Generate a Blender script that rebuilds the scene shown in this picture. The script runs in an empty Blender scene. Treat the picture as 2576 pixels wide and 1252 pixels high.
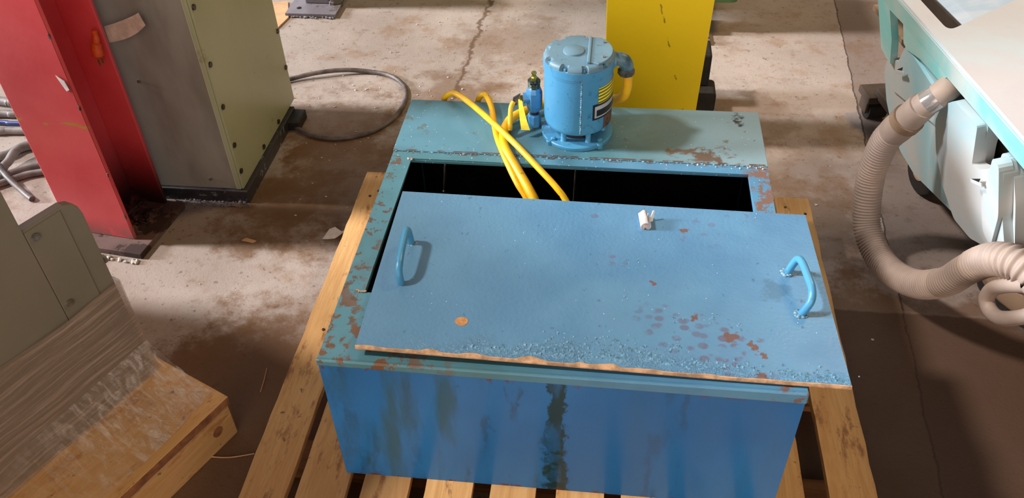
import bpy, bmesh, math, random
from mathutils import Vector, Matrix, Euler
random.seed(7)
S = bpy.context.scene
COL = S.collection

# ------------------------------------------------------------------ camera
cam_d = bpy.data.cameras.new('camera')
cam = bpy.data.objects.new('camera', cam_d); COL.objects.link(cam)
cam_d.sensor_fit = 'HORIZONTAL'; cam_d.sensor_width = 36.0
cam_d.lens = 36.0 * 2170.408 / 2576.0
cam_d.clip_start = 0.02; cam_d.clip_end = 100
cam.location = (0.49457722, -0.98066542, 1.65032796)
cam.rotation_euler = (0.84559918, 0.0263425, 0.11194928)
S.camera = cam
S.view_settings.view_transform = 'Standard'; S.view_settings.look = 'None'
S.view_settings.gamma = 1; S.view_settings.exposure = 0.2
S.view_settings.use_curve_mapping = False

# ------------------------------------------------------------------ world and daylight
w = bpy.data.worlds.new('workshop_air'); S.world = w; w.use_nodes = True
wn = w.node_tree; wn.nodes.clear()
def wnode(t): return wn.nodes.new(t)
tc = wnode('ShaderNodeTexCoord'); sp = wnode('ShaderNodeSeparateXYZ'); wn.links.new(tc.outputs['Generated'], sp.inputs[0])
mr = wnode('ShaderNodeMapRange'); mr.inputs[1].default_value = -0.1; mr.inputs[2].default_value = 0.9; mr.interpolation_type = 'SMOOTHSTEP'
wn.links.new(sp.outputs[2], mr.inputs[0])
mx = wnode('ShaderNodeMix'); mx.data_type = 'RGBA'
mx.inputs['A'].default_value = (0.060, 0.034, 0.018, 1); mx.inputs['B'].default_value = (0.085, 0.060, 0.040, 1)
wn.links.new(mr.outputs[0], mx.inputs['Factor'])
# cool daylight glow of the far doorways, low on the left and behind
vm = wnode('ShaderNodeVectorMath'); vm.operation = 'DOT_PRODUCT'
wn.links.new(tc.outputs['Generated'], vm.inputs[0]); vm.inputs[1].default_value = Vector((-0.45, 0.62, 0.56)).normalized()
mr2 = wnode('ShaderNodeMapRange'); mr2.inputs[1].default_value = 0.78; mr2.inputs[2].default_value = 1.0; mr2.interpolation_type = 'SMOOTHSTEP'
wn.links.new(vm.outputs['Value'], mr2.inputs[0])
mx2 = wnode('ShaderNodeMix'); mx2.data_type = 'RGBA'; mx2.blend_type = 'ADD'
mx2.inputs['B'].default_value = (0.85, 0.92, 1.05, 1)
wn.links.new(mr2.outputs[0], mx2.inputs['Factor']); wn.links.new(mx.outputs['Result'], mx2.inputs['A'])
# broad warm glow added from behind the camera to light front faces
vm3 = wnode('ShaderNodeVectorMath'); vm3.operation = 'DOT_PRODUCT'
wn.links.new(tc.outputs['Generated'], vm3.inputs[0]); vm3.inputs[1].default_value = Vector((0.12, -1.0, 0.15)).normalized()
mr3 = wnode('ShaderNodeMapRange'); mr3.inputs[1].default_value = 0.72; mr3.inputs[2].default_value = 1.0; mr3.interpolation_type = 'SMOOTHSTEP'
wn.links.new(vm3.outputs['Value'], mr3.inputs[0])
mx3 = wnode('ShaderNodeMix'); mx3.data_type = 'RGBA'; mx3.blend_type = 'ADD'
mx3.inputs['B'].default_value = (2.9, 2.45, 2.1, 1)
wn.links.new(mr3.outputs[0], mx3.inputs['Factor']); wn.links.new(mx2.outputs['Result'], mx3.inputs['A']); mx2 = mx3
bg = wnode('ShaderNodeBackground'); bg.inputs[1].default_value = 0.85
wn.links.new(mx2.outputs['Result'], bg.inputs[0])
wo = wnode('ShaderNodeOutputWorld'); wn.links.new(bg.outputs[0], wo.inputs[0])

def sun(name, toward, strength, color, angle):
    d = bpy.data.lights.new(name, 'SUN'); d.energy = strength; d.color = color; d.angle = math.radians(angle)
    o = bpy.data.objects.new(name, d); COL.objects.link(o)
    o.rotation_euler = Vector(toward).to_track_quat('-Z', 'Y').to_euler(); o.location = (-3, 0.5, 3)
    return o
sun('high_daylight', (1.0, 0.045, -1.08), 2.6, (1.0, 0.92, 0.85), 5)
sun('low_daylight', (1.0, 0.04, -0.32), 4.8, (0.88, 0.94, 1.0), 9)

ld = bpy.data.lights.new('warm_fill_light', 'AREA'); ld.shape = 'DISK'; ld.size = .9; ld.energy = 44; ld.color = (1.0, .72, .38)  # warm fill added to lift the shaded floor, not a workshop fitting
lo = bpy.data.objects.new('warm_fill_light', ld); COL.objects.link(lo); lo.location = (2.6, 2.7, 3.5)
lo.rotation_euler = (Vector((0, 1.1, 0))-lo.location).to_track_quat('-Z', 'Y').to_euler()

# ------------------------------------------------------------------ node helpers
def c(r, g, b):
    f = lambda v: ((v/255.0+0.055)/1.055)**2.4 if v > 10.3 else v/255.0/12.92
    return (f(r), f(g), f(b), 1)
class G:
    def __init__(s, name):
        s.m = bpy.data.materials.new(name); s.m.use_nodes = True; s.t = s.m.node_tree; s.t.nodes.clear()
        s.obj = s.n('ShaderNodeTexCoord').outputs['Object']
        sx = s.n('ShaderNodeSeparateXYZ'); s.l(s.obj, sx.inputs[0]); s.x, s.y, s.z = sx.outputs
    def n(s, t): return s.t.nodes.new(t)
    def l(s, a, b): s.t.links.new(a, b)
    def put(s, v, sock):
        if hasattr(v, 'is_linked') or isinstance(v, bpy.types.NodeSocket): s.l(v, sock)
        else: sock.default_value = v
    def noise(s, scale, detail=4, rough=.55, stretch=None, dist=0, vec=None):
        v = vec or s.obj
        if stretch:
            mp = s.n('ShaderNodeMapping'); s.l(v, mp.inputs[0]); mp.inputs['Scale'].default_value = stretch; v = mp.outputs[0]
        k = s.n('ShaderNodeTexNoise'); s.l(v, k.inputs['Vector']); k.inputs['Scale'].default_value = scale
        k.inputs['Detail'].default_value = detail; k.inputs['Roughness'].default_value = rough; k.inputs['Distortion'].default_value = dist
        return k.outputs['Fac']
    def vor(s, scale, stretch=None, out='Distance', feature='F1'):
        v = s.obj
        if stretch:
            mp = s.n('ShaderNodeMapping'); s.l(v, mp.inputs[0]); mp.inputs['Scale'].default_value = stretch; v = mp.outputs[0]
        k = s.n('ShaderNodeTexVoronoi'); k.feature = feature; s.l(v, k.inputs['Vector']); k.inputs['Scale'].default_value = scale
        return k.outputs[out]
    def mr(s, v, a, b, lo=0.0, hi=1.0):
        k = s.n('ShaderNodeMapRange'); k.interpolation_type = 'SMOOTHSTEP'
        s.put(v, k.inputs[0]); k.inputs[1].default_value = a; k.inputs[2].default_value = b
        k.inputs[3].default_value = lo; k.inputs[4].default_value = hi
        return k.outputs[0]
    def ma(s, op, a, b=0.0):
        k = s.n('ShaderNodeMath'); k.operation = op; s.put(a, k.inputs[0]); s.put(b, k.inputs[1]); return k.outputs[0]
    def mul(s, *v):
        r = v[0]
        for q in v[1:]: r = s.ma('MULTIPLY', r, q)
        return r
    def add(s, a, b): return s.ma('ADD', a, b)
    def mix(s, f, a, b, blend='MIX'):
        k = s.n('ShaderNodeMix'); k.data_type = 'RGBA'; k.blend_type = blend
        s.put(f, k.inputs['Factor']); s.put(a, k.inputs['A']); s.put(b, k.inputs['B']); return k.outputs['Result']
    def band(s, v, mid, half, soft):      # 1 inside |v-mid|<half
        d = s.ma('ABSOLUTE', s.ma('SUBTRACT', v, mid)); return s.mr(d, half, half+soft, 1.0, 0.0)
    def blob(s, x, y, r, soft, coords=None, jit=None):
        a, b = coords or (s.x, s.y)
        dx = s.ma('SUBTRACT', a, x); dy = s.ma('SUBTRACT', b, y)
        d = s.ma('SQRT', s.add(s.mul(dx, dx), s.mul(dy, dy)))
        if jit is not None: d = s.add(d, jit)
        return s.mr(d, r, r+soft, 1.0, 0.0)
    def out(s, color, rough=.5, metal=0.0, bump=None, bs=.2, bd=.002, spec=.5, coat=0.0, alpha=None, trans=0.0):
        b = s.n('ShaderNodeBsdfPrincipled'); s.put(color, b.inputs['Base Color']); s.put(rough, b.inputs['Roughness'])
        s.put(metal, b.inputs['Metallic']); b.inputs['Specular IOR Level'].default_value = spec
        b.inputs['Coat Weight'].default_value = coat; b.inputs['Coat Roughness'].default_value = .15
        if alpha is not None: s.put(alpha, b.inputs['Alpha'])
        if bump is not None:
            k = s.n('ShaderNodeBump'); k.inputs['Strength'].default_value = bs; k.inputs['Distance'].default_value = bd
            s.l(bump, k.inputs['Height']); s.l(k.outputs[0], b.inputs['Normal'])
        o = s.n('ShaderNodeOutputMaterial'); s.l(b.outputs[0], o.inputs[0]); return s.m

def plain(name, col, rough=.5, metal=0.0, var=.15, scale=30, spec=.5):
    g = G(name); n = g.noise(scale, 5)
    d = tuple(v*(1-var*2) for v in col[:3])+(1,); h = tuple(min(1, v*(1+var)) for v in col[:3])+(1,)
    return g.out(g.mix(g.mr(n, .3, .7), d, h), rough, metal, bump=g.noise(scale*6, 3), bs=.1, spec=spec)

def worn(name, base, alt, rust, rust_amt=.64, rust_scale=14, rough=.4, chips=True, specks=0.0, spec=.5, bump_s=.25, metal=0.0, stretch=None):
    g = G(name)
    col = g.mix(g.mr(g.noise(5, 4, stretch=stretch), .35, .68), base, alt)
    dk = tuple(v*.45 for v in base[:3])+(1,)
    col = g.mix(g.mul(g.mr(g.noise(60, 3, .6), .58, .72), .55), col, dk)
    r = g.mr(g.noise(rust_scale, 6, .65), rust_amt, rust_amt+.04)
    col = g.mix(r, col, rust)
    if chips:
        v = g.mr(g.vor(130), .13, .08, 0.0, 1.0); v = g.mul(v, g.mr(g.noise(9, 2), .5, .6))
        col = g.mix(v, col, tuple(x*.3 for x in rust[:3])+(1,))
    if specks:
        v = g.mul(g.mr(g.vor(85, stretch=(1.3, .8, 1)), .10, .07, 0.0, 1.0), g.mr(g.noise(6, 3), .6-specks, .62))
        col = g.mix(v, col, c(215, 225, 230))
    rg = g.mr(g.noise(12, 4), .3, .7, rough-.07, rough+.12)
    return g.out(col, g.mix(r, rg, (.85, .85, .85, 1)), metal, bump=g.add(g.noise(160, 3), g.mul(r, -1.0)), bs=bump_s, bd=.001, spec=spec)

RUST = c(96, 58, 40)
M = {}
M['tank_top'] = worn('tank_top_paint', c(82, 128, 146), c(96, 142, 160), c(92, 72, 58), .66, 9, .36, specks=.16)

# tank front: deep blue with vertical dirt streaks
g = G('tank_front_paint')
col = g.mix(g.mr(g.noise(3, 3, stretch=(1, 1, .6)), .35, .65), c(50, 122, 188), c(42, 108, 172))
col = g.mix(g.mul(g.mr(g.noise(9, 4, .6, stretch=(1.6, 1, .25)), .5, .68), g.mr(g.x, .62, .25, .12, .8)), col, c(54, 94, 108))
wob = g.add(g.x, g.mr(g.noise(24, 5, .7, stretch=(1, 1, .5)), .2, .8, -.018, .018))
st = g.mul(g.band(wob, .431, .013, .007), g.mr(g.noise(18, 5, stretch=(1, 1, .35)), .35, .5, .45, .95))
wide = g.mul(g.band(wob, .428, .018, .014), g.mr(g.noise(30, 5), .42, .6), g.mr(g.z, .22, .12, .0, 1))
col = g.mix(g.ma('MAXIMUM', st, wide), col, c(34, 62, 66))
for xx, ww, aa in ((.045, .006, .4), (.07, .003, .3), (.245, .003, .5), (.352, .005, .5), (.62, .012, .3), (.30, .003, .4), (.66, .004, .3), (.16, .003, .2)):
    m_ = g.mul(g.band(wob, xx, ww, .008), g.mr(g.noise(22, 4, stretch=(1, 1, .3)), .45, .6, 0, aa)); col = g.mix(m_, col, c(48, 62, 60))
r1 = g.mul(g.mr(g.noise(30, 5, .7), .56, .6), g.mr(g.z, .318, .332), g.mr(g.z, .347, .341)); col = g.mix(r1, col, c(116, 62, 52))
r2 = g.mul(g.mr(g.noise(26, 5, .7), .5, .58), g.mr(g.z, .010, .002)); col = g.mix(r2, col, c(96, 60, 42))
r3 = g.mr(g.noise(22, 5, .7), .70, .72); col = g.mix(r3, col, c(100, 66, 56))
lft = g.mul(g.mr(g.x, .10, .0), g.mr(g.noise(16, 5, .65, stretch=(1, 1, .5)), .4, .62, 0, .5)); col = g.mix(lft, col, c(52, 84, 96))
M['tank_front'] = g.out(col, .22, 0, bump=g.noise(120, 3), bs=.06, bd=.001, spec=.3)

M['tank_side'] = worn('tank_side_paint', c(60, 108, 136), c(70, 120, 150), c(80, 55, 45), .60, 10, .45)
g = G('tank_rim_paint')
j = g.noise(20, 6, .7)
col = g.mix(g.mr(g.noise(7, 4), .35, .68), c(84, 136, 152), c(74, 122, 132))
col = g.mix(g.mr(g.x, .25, .6), col, g.mix(g.mr(g.noise(7, 4), .35, .68), c(86, 142, 176), c(76, 128, 164)))
m_ = g.mul(g.mr(j, .50, .55), g.mr(g.add(g.y, g.x), .33, .12)); col = g.mix(m_, col, c(112, 78, 52))
m2 = g.mul(g.mr(g.noise(34, 6, .7), .55, .6), g.mr(g.x, .06, .03)); col = g.mix(m2, col, c(100, 76, 56))
m3 = g.mul(g.mr(g.noise(24, 6, .7), .48, .54), g.mr(g.x, .79, .83)); col = g.mix(m3, col, c(120, 92, 84))
m4 = g.mul(g.mr(g.noise(60, 5, .7), .52, .6), g.band(g.y, .644, .0015, .002)); col = g.mix(m4, col, c(90, 66, 56))
v = g.mul(g.mr(g.vor(95, stretch=(1.2, .7, 1)), .13, .09, 0.0, 1.0), g.mr(g.y, .56, .62)); col = g.mix(v, col, c(225, 232, 236))
M['tank_rim'] = g.out(col, .42, 0, bump=g.add(g.noise(150, 3), g.mul(g.add(m_, m2), -1.0)), bs=.3, bd=.001)

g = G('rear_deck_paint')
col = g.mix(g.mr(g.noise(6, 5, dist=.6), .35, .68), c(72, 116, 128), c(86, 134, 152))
col = g.mix(g.mr(g.x, .50, .84, 0, .6), col, c(150, 166, 172))  # paler right end: surface sheen painted into the deck colour
jj = g.mr(g.noise(28, 5, .7), .2, .8, -.02, .02)
for bx_, by_, br_ in ((.70, .02, .022), (.77, .03, .03), (.66, .035, .015), (.73, .04, .018)):
    b_ = g.mul(g.blob(bx_, by_+.65, br_, .015, jit=jj), g.mr(g.noise(35, 5), .42, .58)); col = g.mix(b_, col, c(98, 82, 72))
b_ = g.mul(g.blob(.81, .835, .012, .012, jit=jj), g.mr(g.noise(120, 3), .35, .6)); col = g.mix(b_, col, c(56, 52, 52))
b_ = g.mul(g.mr(g.noise(18, 6, .7), .62, .66), .8); col = g.mix(b_, col, c(92, 98, 88))
b_ = g.mul(g.mr(g.noise(90, 3, .7), .67, .72), .8); col = g.mix(b_, col, c(50, 56, 54))
b_ = g.mul(g.band(g.y, .653, .001, .003), g.mr(g.noise(45, 4), .42, .55)); col = g.mix(b_, col, c(86, 68, 60))
v = g.mul(g.mr(g.vor(75, stretch=(1.3, .8, 1)), .085, .06, 0.0, 1.0), g.mr(g.noise(6, 3), .42, .55)); col = g.mix(v, col, c(225, 232, 236))
M['rear_deck'] = g.out(col, g.mr(g.noise(9, 4), .3, .7, .26, .45), 0, bump=g.noise(140, 3), bs=.2, bd=.001)

# lid: greyer blue, rust prints, blistered paint along the front edge
g = G('lid_paint'); g.x = g.add(g.x, .49); g.y = g.add(g.y, .245)
col = g.mix(g.mr(g.noise(4, 4), .35, .68), c(84, 132, 170), c(96, 146, 182))
col = g.mix(g.mr(g.x, .45, .05, 0, .4), col, c(92, 130, 152))
col = g.mix(g.mul(g.mr(g.noise(70, 3, .6, stretch=(1, .6, 1)), .66, .74), .55), col, c(62, 88, 112))
jj = g.mr(g.noise(30, 5, .7), .2, .8, -.03, .03)
pr = g.mul(g.mr(g.vor(42, stretch=(1, 1.25, 1)), .48, .30, 0, 1), g.mr(g.noise(14, 3, .6), .42, .52))
for bx_, by_, br_, a_ in ((.75, .09, .05, .7), (.70, .115, .04, .5), (.67, .15, .03, .5), (.81, .055, .05, .8), (.85, .03, .035, .7), (.80, .09, .03, .6), (.77, .40, .03, .5), (.84, .44, .02, .6), (.55, .43, .01, .7), (.60, .30, .008, .8)):
    b_ = g.mul(g.blob(bx_-.07+.0, by_, br_, .02, jit=jj), pr, a_); col = g.mix(b_, col, c(98, 104, 132))
for bx_, by_, br_ in ((.675, .152, .006), (.738, .108, .010), (.775, .09, .006), (.79, .072, .005), (.782, .018, .007), (.665, .4, .006), (.60, .235, .004)):
    b_ = g.blob(bx_-.0, by_, br_, .004, jit=g.mr(g.noise(90, 4), .2, .8, -.008, .008)); col = g.mix(b_, col, c(112, 86, 84))
# sooty scuffs beside the handles
b_ = g.mul(g.blob(.835, .235, .006, .03, jit=jj), .35); col = g.mix(b_, col, c(52, 78, 96))
v = g.mul(g.mr(g.vor(70, stretch=(1.1, .8, 1)), .075, .05, 0.0, 1.0), g.mr(g.noise(7, 3), .5, .6)); col = g.mix(v, col, c(220, 230, 236))
fr = g.mul(g.mr(g.add(g.y, g.mr(g.noise(9, 3), .3, .7, -.03, .03)), .065, .02), g.mr(g.x, .12, .32, .15, 1))
bl = g.mul(g.mr(g.noise(95, 4, .65, dist=1.8), .38, .62), g.mul(fr, 1.6))
col = g.mix(g.mul(fr, g.mr(g.noise(95, 4, .65, dist=1.8), .5, .62, 0, .4)), col, c(128, 176, 204))
M['lid'] = g.out(col, g.mr(g.noise(10, 4), .3, .7, .3, .46), 0, bump=g.add(g.noise(130, 4), bl), bs=.55, bd=.0016)

M['blister'] = plain('lifted_lid_paint', c(112, 160, 190), .35, 0, .25, 200)
M['lid_edge'] = plain('torn_edge_liner', c(200, 158, 120), .8, 0, .2, 60)
M['weld'] = plain('weld_bead_paint', c(120, 160, 180), .35, 0, .35, 160)
M['motor'] = worn('motor_paint', c(70, 140, 184), c(78, 150, 190), c(70, 48, 44), .76, 22, .33, chips=False, bump_s=.3)
M['motor_top'] = worn('motor_cap_paint', c(96, 130, 148), c(110, 142, 158), c(100, 90, 96), .66, 18, .45, chips=False)
M['dark'] = plain('grimy_black_steel', c(34, 28, 26), .55, 0, .3, 40)
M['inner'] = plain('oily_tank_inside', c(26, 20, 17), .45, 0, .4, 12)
M['valve'] = worn('valve_blue_paint', c(52, 120, 176), c(84, 146, 184), c(40, 50, 56), .64, 60, .35, chips=False)
M['brass'] = plain('tarnished_brass', c(168, 150, 70), .3, .8, .3, 120)
M['thread'] = plain('grimy_threads', c(80, 92, 84), .35, .6, .5, 200)
g = G('yellow_hose_rubber')
col = g.mix(g.mr(g.noise(14, 4), .4, .7), c(240, 190, 20), c(222, 160, 16))
col = g.mix(g.mr(g.noise(60, 4, .7), .66, .70), col, c(60, 44, 20))
M['hose_y'] = g.out(col, .42)
M['hose_y2'] = worn('yellow_cord_sleeve', c(246, 196, 40), c(236, 176, 24), c(90, 66, 20), .72, 60, .4, chips=False)
M['ytag'] = plain('yellow_vinyl', c(250, 226, 60), .45, 0, .08, 40)
g = G('yellow_enamel')
col = g.mix(g.mr(g.noise(2.5, 3), .35, .7), c(255, 222, 10), c(248, 212, 12))
wbx = g.add(g.x, g.mul(g.z, .28))
scr = g.mul(g.band(g.add(wbx, g.mr(g.noise(30, 3), .2, .8, -.004, .004)), .153, .0018, .0015), g.mr(g.noise(26, 2), .52, .62)); col = g.mix(g.mul(scr, .7), col, c(96, 76, 20))
M['yellow'] = g.out(col, .5, bump=g.noise(90, 2), bs=.04)
g = G('red_column_paint')
col = g.mix(g.mr(g.noise(4, 4), .35, .7), c(228, 84, 90), c(214, 62, 70))
col = g.mix(g.mr(g.noise(12, 5, .7), .66, .7), col, c(214, 84, 84))
sc = g.mul(g.mr(g.y, .006, .002), g.band(g.add(g.z, g.mr(g.noise(10, 3), .2, .8, -.01, .01)), .41, .003, .003), g.mr(g.noise(14, 2), .42, .5)); col = g.mix(sc, col, c(190, 130, 50))
ru = g.mul(g.mr(g.noise(16, 6, .7), .38, .5), g.mr(g.z, .10, .0)); col = g.mix(ru, col, c(150, 100, 92))
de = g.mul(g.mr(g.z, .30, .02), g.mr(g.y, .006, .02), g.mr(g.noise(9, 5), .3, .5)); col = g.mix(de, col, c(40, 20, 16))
M['red'] = g.out(col, .36, bump=g.noise(60, 4), bs=.12, bd=.002, spec=.7)
M['redbase'] = worn('rusty_base_plate', c(110, 84, 78), c(74, 52, 44), c(50, 30, 24), .5, 12, .8)
g = G('grey_cabinet_paint')
col = g.mix(g.mr(g.noise(3, 3), .35, .7), c(140, 134, 126), c(150, 143, 132))
col = g.mix(g.mul(g.mr(g.noise(5, 4, .6, stretch=(1, 1, .3)), .5, .68), .5), col, c(96, 88, 78))
M['gray'] = g.out(col, .36, bump=g.noise(80, 3), bs=.06)
g = G('olive_panel_paint')
col = g.mix(g.mr(g.noise(3, 3, stretch=(1, 1, .5)), .35, .7), c(156, 156, 124), c(166, 166, 134))
col = g.mix(g.mul(g.mr(g.noise(9, 5, .7), .62, .72), .5), col, c(120, 112, 74))
M['olive'] = g.out(col, .34, bump=g.noise(80, 3), bs=.06)
M['screw'] = plain('dark_screw_steel', c(84, 76, 64), .4, .7, .3, 100)
M['screw_l'] = plain('zinc_screw_steel', c(170, 168, 160), .3, .8, .2, 100)
M['oily'] = worn('oily_black_plinth', c(40, 38, 40), c(58, 56, 60), c(120, 120, 126), .60, 40, .25)
M['encl'] = plain('grey_green_enclosure_paint', c(126, 119, 104), .45, 0, .05, 4)

def wood(name, a, b, dark, axis='y', scale=1.0):
    g = G(name); st = {'y': (9, .7, 9), 'x': (.7, 9, 9)}[axis]
    oi = g.n('ShaderNodeObjectInfo'); rnd = oi.outputs['Random']
    cx = g.n('ShaderNodeVectorMath'); cx.operation = 'ADD'; g.l(g.obj, cx.inputs[0])
    cb = g.n('ShaderNodeCombineXYZ'); g.put(g.mul(rnd, 7.0), cb.inputs[0]); g.put(g.mul(rnd, 3.0), cb.inputs[1]); g.l(cb.outputs[0], cx.inputs[1])
    V = cx.outputs[0]
    col = g.mix(g.mr(g.noise(5, 6, .65, stretch=st, dist=.8, vec=V), .35, .68), a, b)
    col = g.mix(g.mul(g.mr(rnd, 0, 1), .35), col, dark)
    st2 = {'y': (3, 1, 3), 'x': (1, 3, 3)}[axis]
    col = g.mix(g.mul(g.mr(g.noise(7, 6, .72, stretch=st2, vec=V), .53, .66), .9), col, dark)
    col = g.mix(g.mul(g.mr(g.noise(30, 5, .7, vec=V), .64, .7), .8), col, tuple(v*.35 for v in dark[:3])+(1,))
    return g.out(col, .7, bump=g.noise(18, 5, .6, stretch=st, vec=V), bs=.35, bd=.002)
M['wood'] = wood('pallet_pine', c(236, 186, 122), c(214, 158, 96), c(140, 88, 50))
M['wood2'] = wood('pallet_stringer_pine', c(170, 120, 70), c(140, 92, 52), c(80, 48, 26), 'x')
M['woodL'] = wood('skid_pine', c(222, 176, 120), c(208, 158, 98), c(178, 122, 68))
M['plyE'] = plain('plywood_edge', c(150, 96, 60), .8, 0, .25, 30)

# floor
g = G('stained_shaded_concrete')
col = g.mix(g.mr(g.noise(1.6, 6, .6), .35, .68), c(156, 142, 134), c(178, 164, 156))
col = g.mix(g.mul(g.mr(g.noise(4.5, 6, .68), .5, .66), .55), col, c(136, 104, 74))
col = g.mix(g.mul(g.mr(g.noise(13, 6, .72, stretch=(.8, 1.3, 1)), .56, .68), .45), col, c(118, 94, 74))
col = g.mix(g.mul(g.mr(g.noise(34, 6, .75), .58, .66), .6), col, c(84, 66, 54))
col = g.mix(g.mul(g.mr(g.noise(90, 4, .7, stretch=(1, .7, 1)), .62, .7), .7), col, c(74, 58, 48))
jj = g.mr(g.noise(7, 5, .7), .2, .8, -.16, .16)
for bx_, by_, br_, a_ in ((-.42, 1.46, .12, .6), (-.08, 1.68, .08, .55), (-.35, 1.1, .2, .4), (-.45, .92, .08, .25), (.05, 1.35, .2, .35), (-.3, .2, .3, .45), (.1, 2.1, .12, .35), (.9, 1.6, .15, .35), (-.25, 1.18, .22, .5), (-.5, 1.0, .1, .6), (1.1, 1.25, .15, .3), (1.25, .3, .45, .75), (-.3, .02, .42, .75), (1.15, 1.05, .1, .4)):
    b_ = g.mul(g.blob(bx_, by_, br_, .16, jit=jj), a_); col = g.mix(b_, col, c(106, 72, 38))  # stains; front and column-side patches also carry painted shade
jn = g.mr(g.noise(12, 5, .7), .2, .8, -.006, .006)
jx = g.add(g.ma('SUBTRACT', g.x, g.mul(g.y, .066)), jn)
col = g.mix(g.mul(g.mr(jx, 1.243, 1.249), .55), col, c(92, 74, 66))
col = g.mix(g.mul(g.band(jx, 1.246, .0015, .002), .8), col, c(44, 34, 28))
col = g.mix(g.mul(g.band(g.add(g.y, jn), .70, .003, .004), g.mr(g.x, .95, 1.05), .5), col, c(120, 104, 88))
col = g.mix(g.mul(g.mr(g.add(g.y, jn), .70, .69), g.mr(g.x, .9, 1.0), .7), col, c(72, 50, 36))  # shade on the right front floor painted into the concrete
jl = g.add(g.add(g.x, g.mul(g.y, -.045)), g.mr(g.noise(14, 5, .7), .2, .8, -.02, .02))
col = g.mix(g.mul(g.band(jl, -.135, .002, .012), g.mr(g.y, 1.5, 1.65), .8), col, c(92, 66, 46))
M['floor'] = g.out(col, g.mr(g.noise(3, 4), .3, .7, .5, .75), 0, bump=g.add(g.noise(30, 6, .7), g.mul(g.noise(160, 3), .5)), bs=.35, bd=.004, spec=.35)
M['crack'] = plain('crack', c(50, 40, 34), .9)
M['cable'] = plain('dusty_grey_cable', c(132, 124, 122), .5, 0, .2, 20)
M['cable_d'] = plain('dark_grey_cable', c(104, 92, 88), .5, 0, .3, 20)
M['cable_b'] = plain('blue_cable', c(50, 70, 140), .4, 0, .2, 20)
M['paper'] = plain('creased_paper', c(246, 240, 236), .8, 0, .06, 60)
M['card'] = plain('tan_cardboard', c(214, 170, 128), .8, 0, .08, 20)
M['steel'] = worn('dusty_grey_steel', c(136, 130, 136), c(118, 112, 120), c(92, 82, 78), .6, 14, .45)
M['bright'] = plain('pale_grit', c(196, 186, 176), .6, 0, .2, 100)
M['orange'] = plain('orange_vinyl', c(226, 84, 24), .45, 0, .1, 60)
M['green'] = worn('green_machine_paint', c(70, 110, 62), c(84, 122, 70), c(40, 60, 34), .64, 14, .45)
M['black'] = plain('matt_black_rubber', c(30, 26, 24), .7, 0, .3, 30)

def dusty(name, teal, dust, amt, rough=.6, scale=3.0, metal=0):
    g = G(name)
    f = g.mr(g.noise(scale, 5, .6, dist=.5), amt-.16, amt+.14)
    col = g.mix(f, teal, dust)
    col = g.mix(g.mul(g.mr(g.noise(9, 5, .6), .5, .7), .4), col, tuple(v*.92 for v in dust[:3])+(1,))
    return g.out(col, rough, metal, bump=g.noise(40, 3), bs=.05)
M['scr_band'] = dusty('dusty_teal_plastic', c(126, 204, 204), c(196, 210, 206), .55, .5)
M['scr_top'] = dusty('dust_covered_top', c(186, 202, 208), c(194, 190, 192), .46, .7, 2.5)
M['scr_body'] = dusty('dusty_tank_plastic', c(146, 200, 212), c(200, 198, 196), .50, .55, 2.2)
M['scr_blue'] = dusty('pale_blue_tank', c(150, 180, 205), c(214, 220, 226), .45, .45)
M['scr_hose'] = dusty('dusty_hose', c(150, 132, 122), c(172, 150, 136), .5, .6, 6)
M['scr_frame'] = dusty('brown_dust_frame', c(120, 96, 76), c(156, 130, 108), .5, .75, 6)
M['scr_dark'] = plain('unlit_plastic_cavity', c(70, 56, 46), .8, 0, .2, 8)  # recess and front-face shade put into the colour; also dark caster and chassis
M['chrome'] = plain('wiped_shiny_pipe', c(196, 190, 188), .15, .6, .1, 20)

g = G('stretch_film')
n1 = g.noise(9, 6, .7, stretch=(1, .35, 12), dist=.1)
a_ = g.mr(n1, .30, .75, .42, .72)
col = g.mix(g.mr(n1, .45, .7), c(156, 134, 118), c(196, 176, 162))
M['film'] = g.out(col, .16, 0, bump=g.noise(9, 5, .6, stretch=(1, .35, 12)), bs=.35, bd=.003, alpha=a_, spec=.5)
g = G('stretch_film_skirt')
n1 = g.noise(20, 5, .7, stretch=(1, 2.4, 1), dist=1.0)
a_ = g.mul(g.mr(n1, .40, .70, .08, .6), g.mr(g.y, -.42, -.12, .12, .9))
M['film2'] = g.out(c(226, 216, 210), .12, 0, bump=g.noise(26, 5, .7, stretch=(.7, 2.4, 1), dist=1), bs=.9, bd=.012, alpha=a_, spec=1.0)

g = G('motor_rating_label')
col = g.mix(g.mul(g.band(g.ma('FRACT', g.mul(g.z, 120.0)), .5, .16, .05), 1.0), c(232, 214, 40), c(60, 56, 20))
M['lab_y'] = g.out(col, .4)
M['lab_k'] = plain('black_plate', c(26, 26, 32), .4, 0, .2, 60)
M['lab_s'] = plain('silver_plate_print', c(190, 190, 194), .35, .2, .1, 60)
M['lab_b'] = worn('brown_stained_label', c(110, 78, 60), c(90, 62, 48), c(50, 40, 36), .55, 90, .5)

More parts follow.
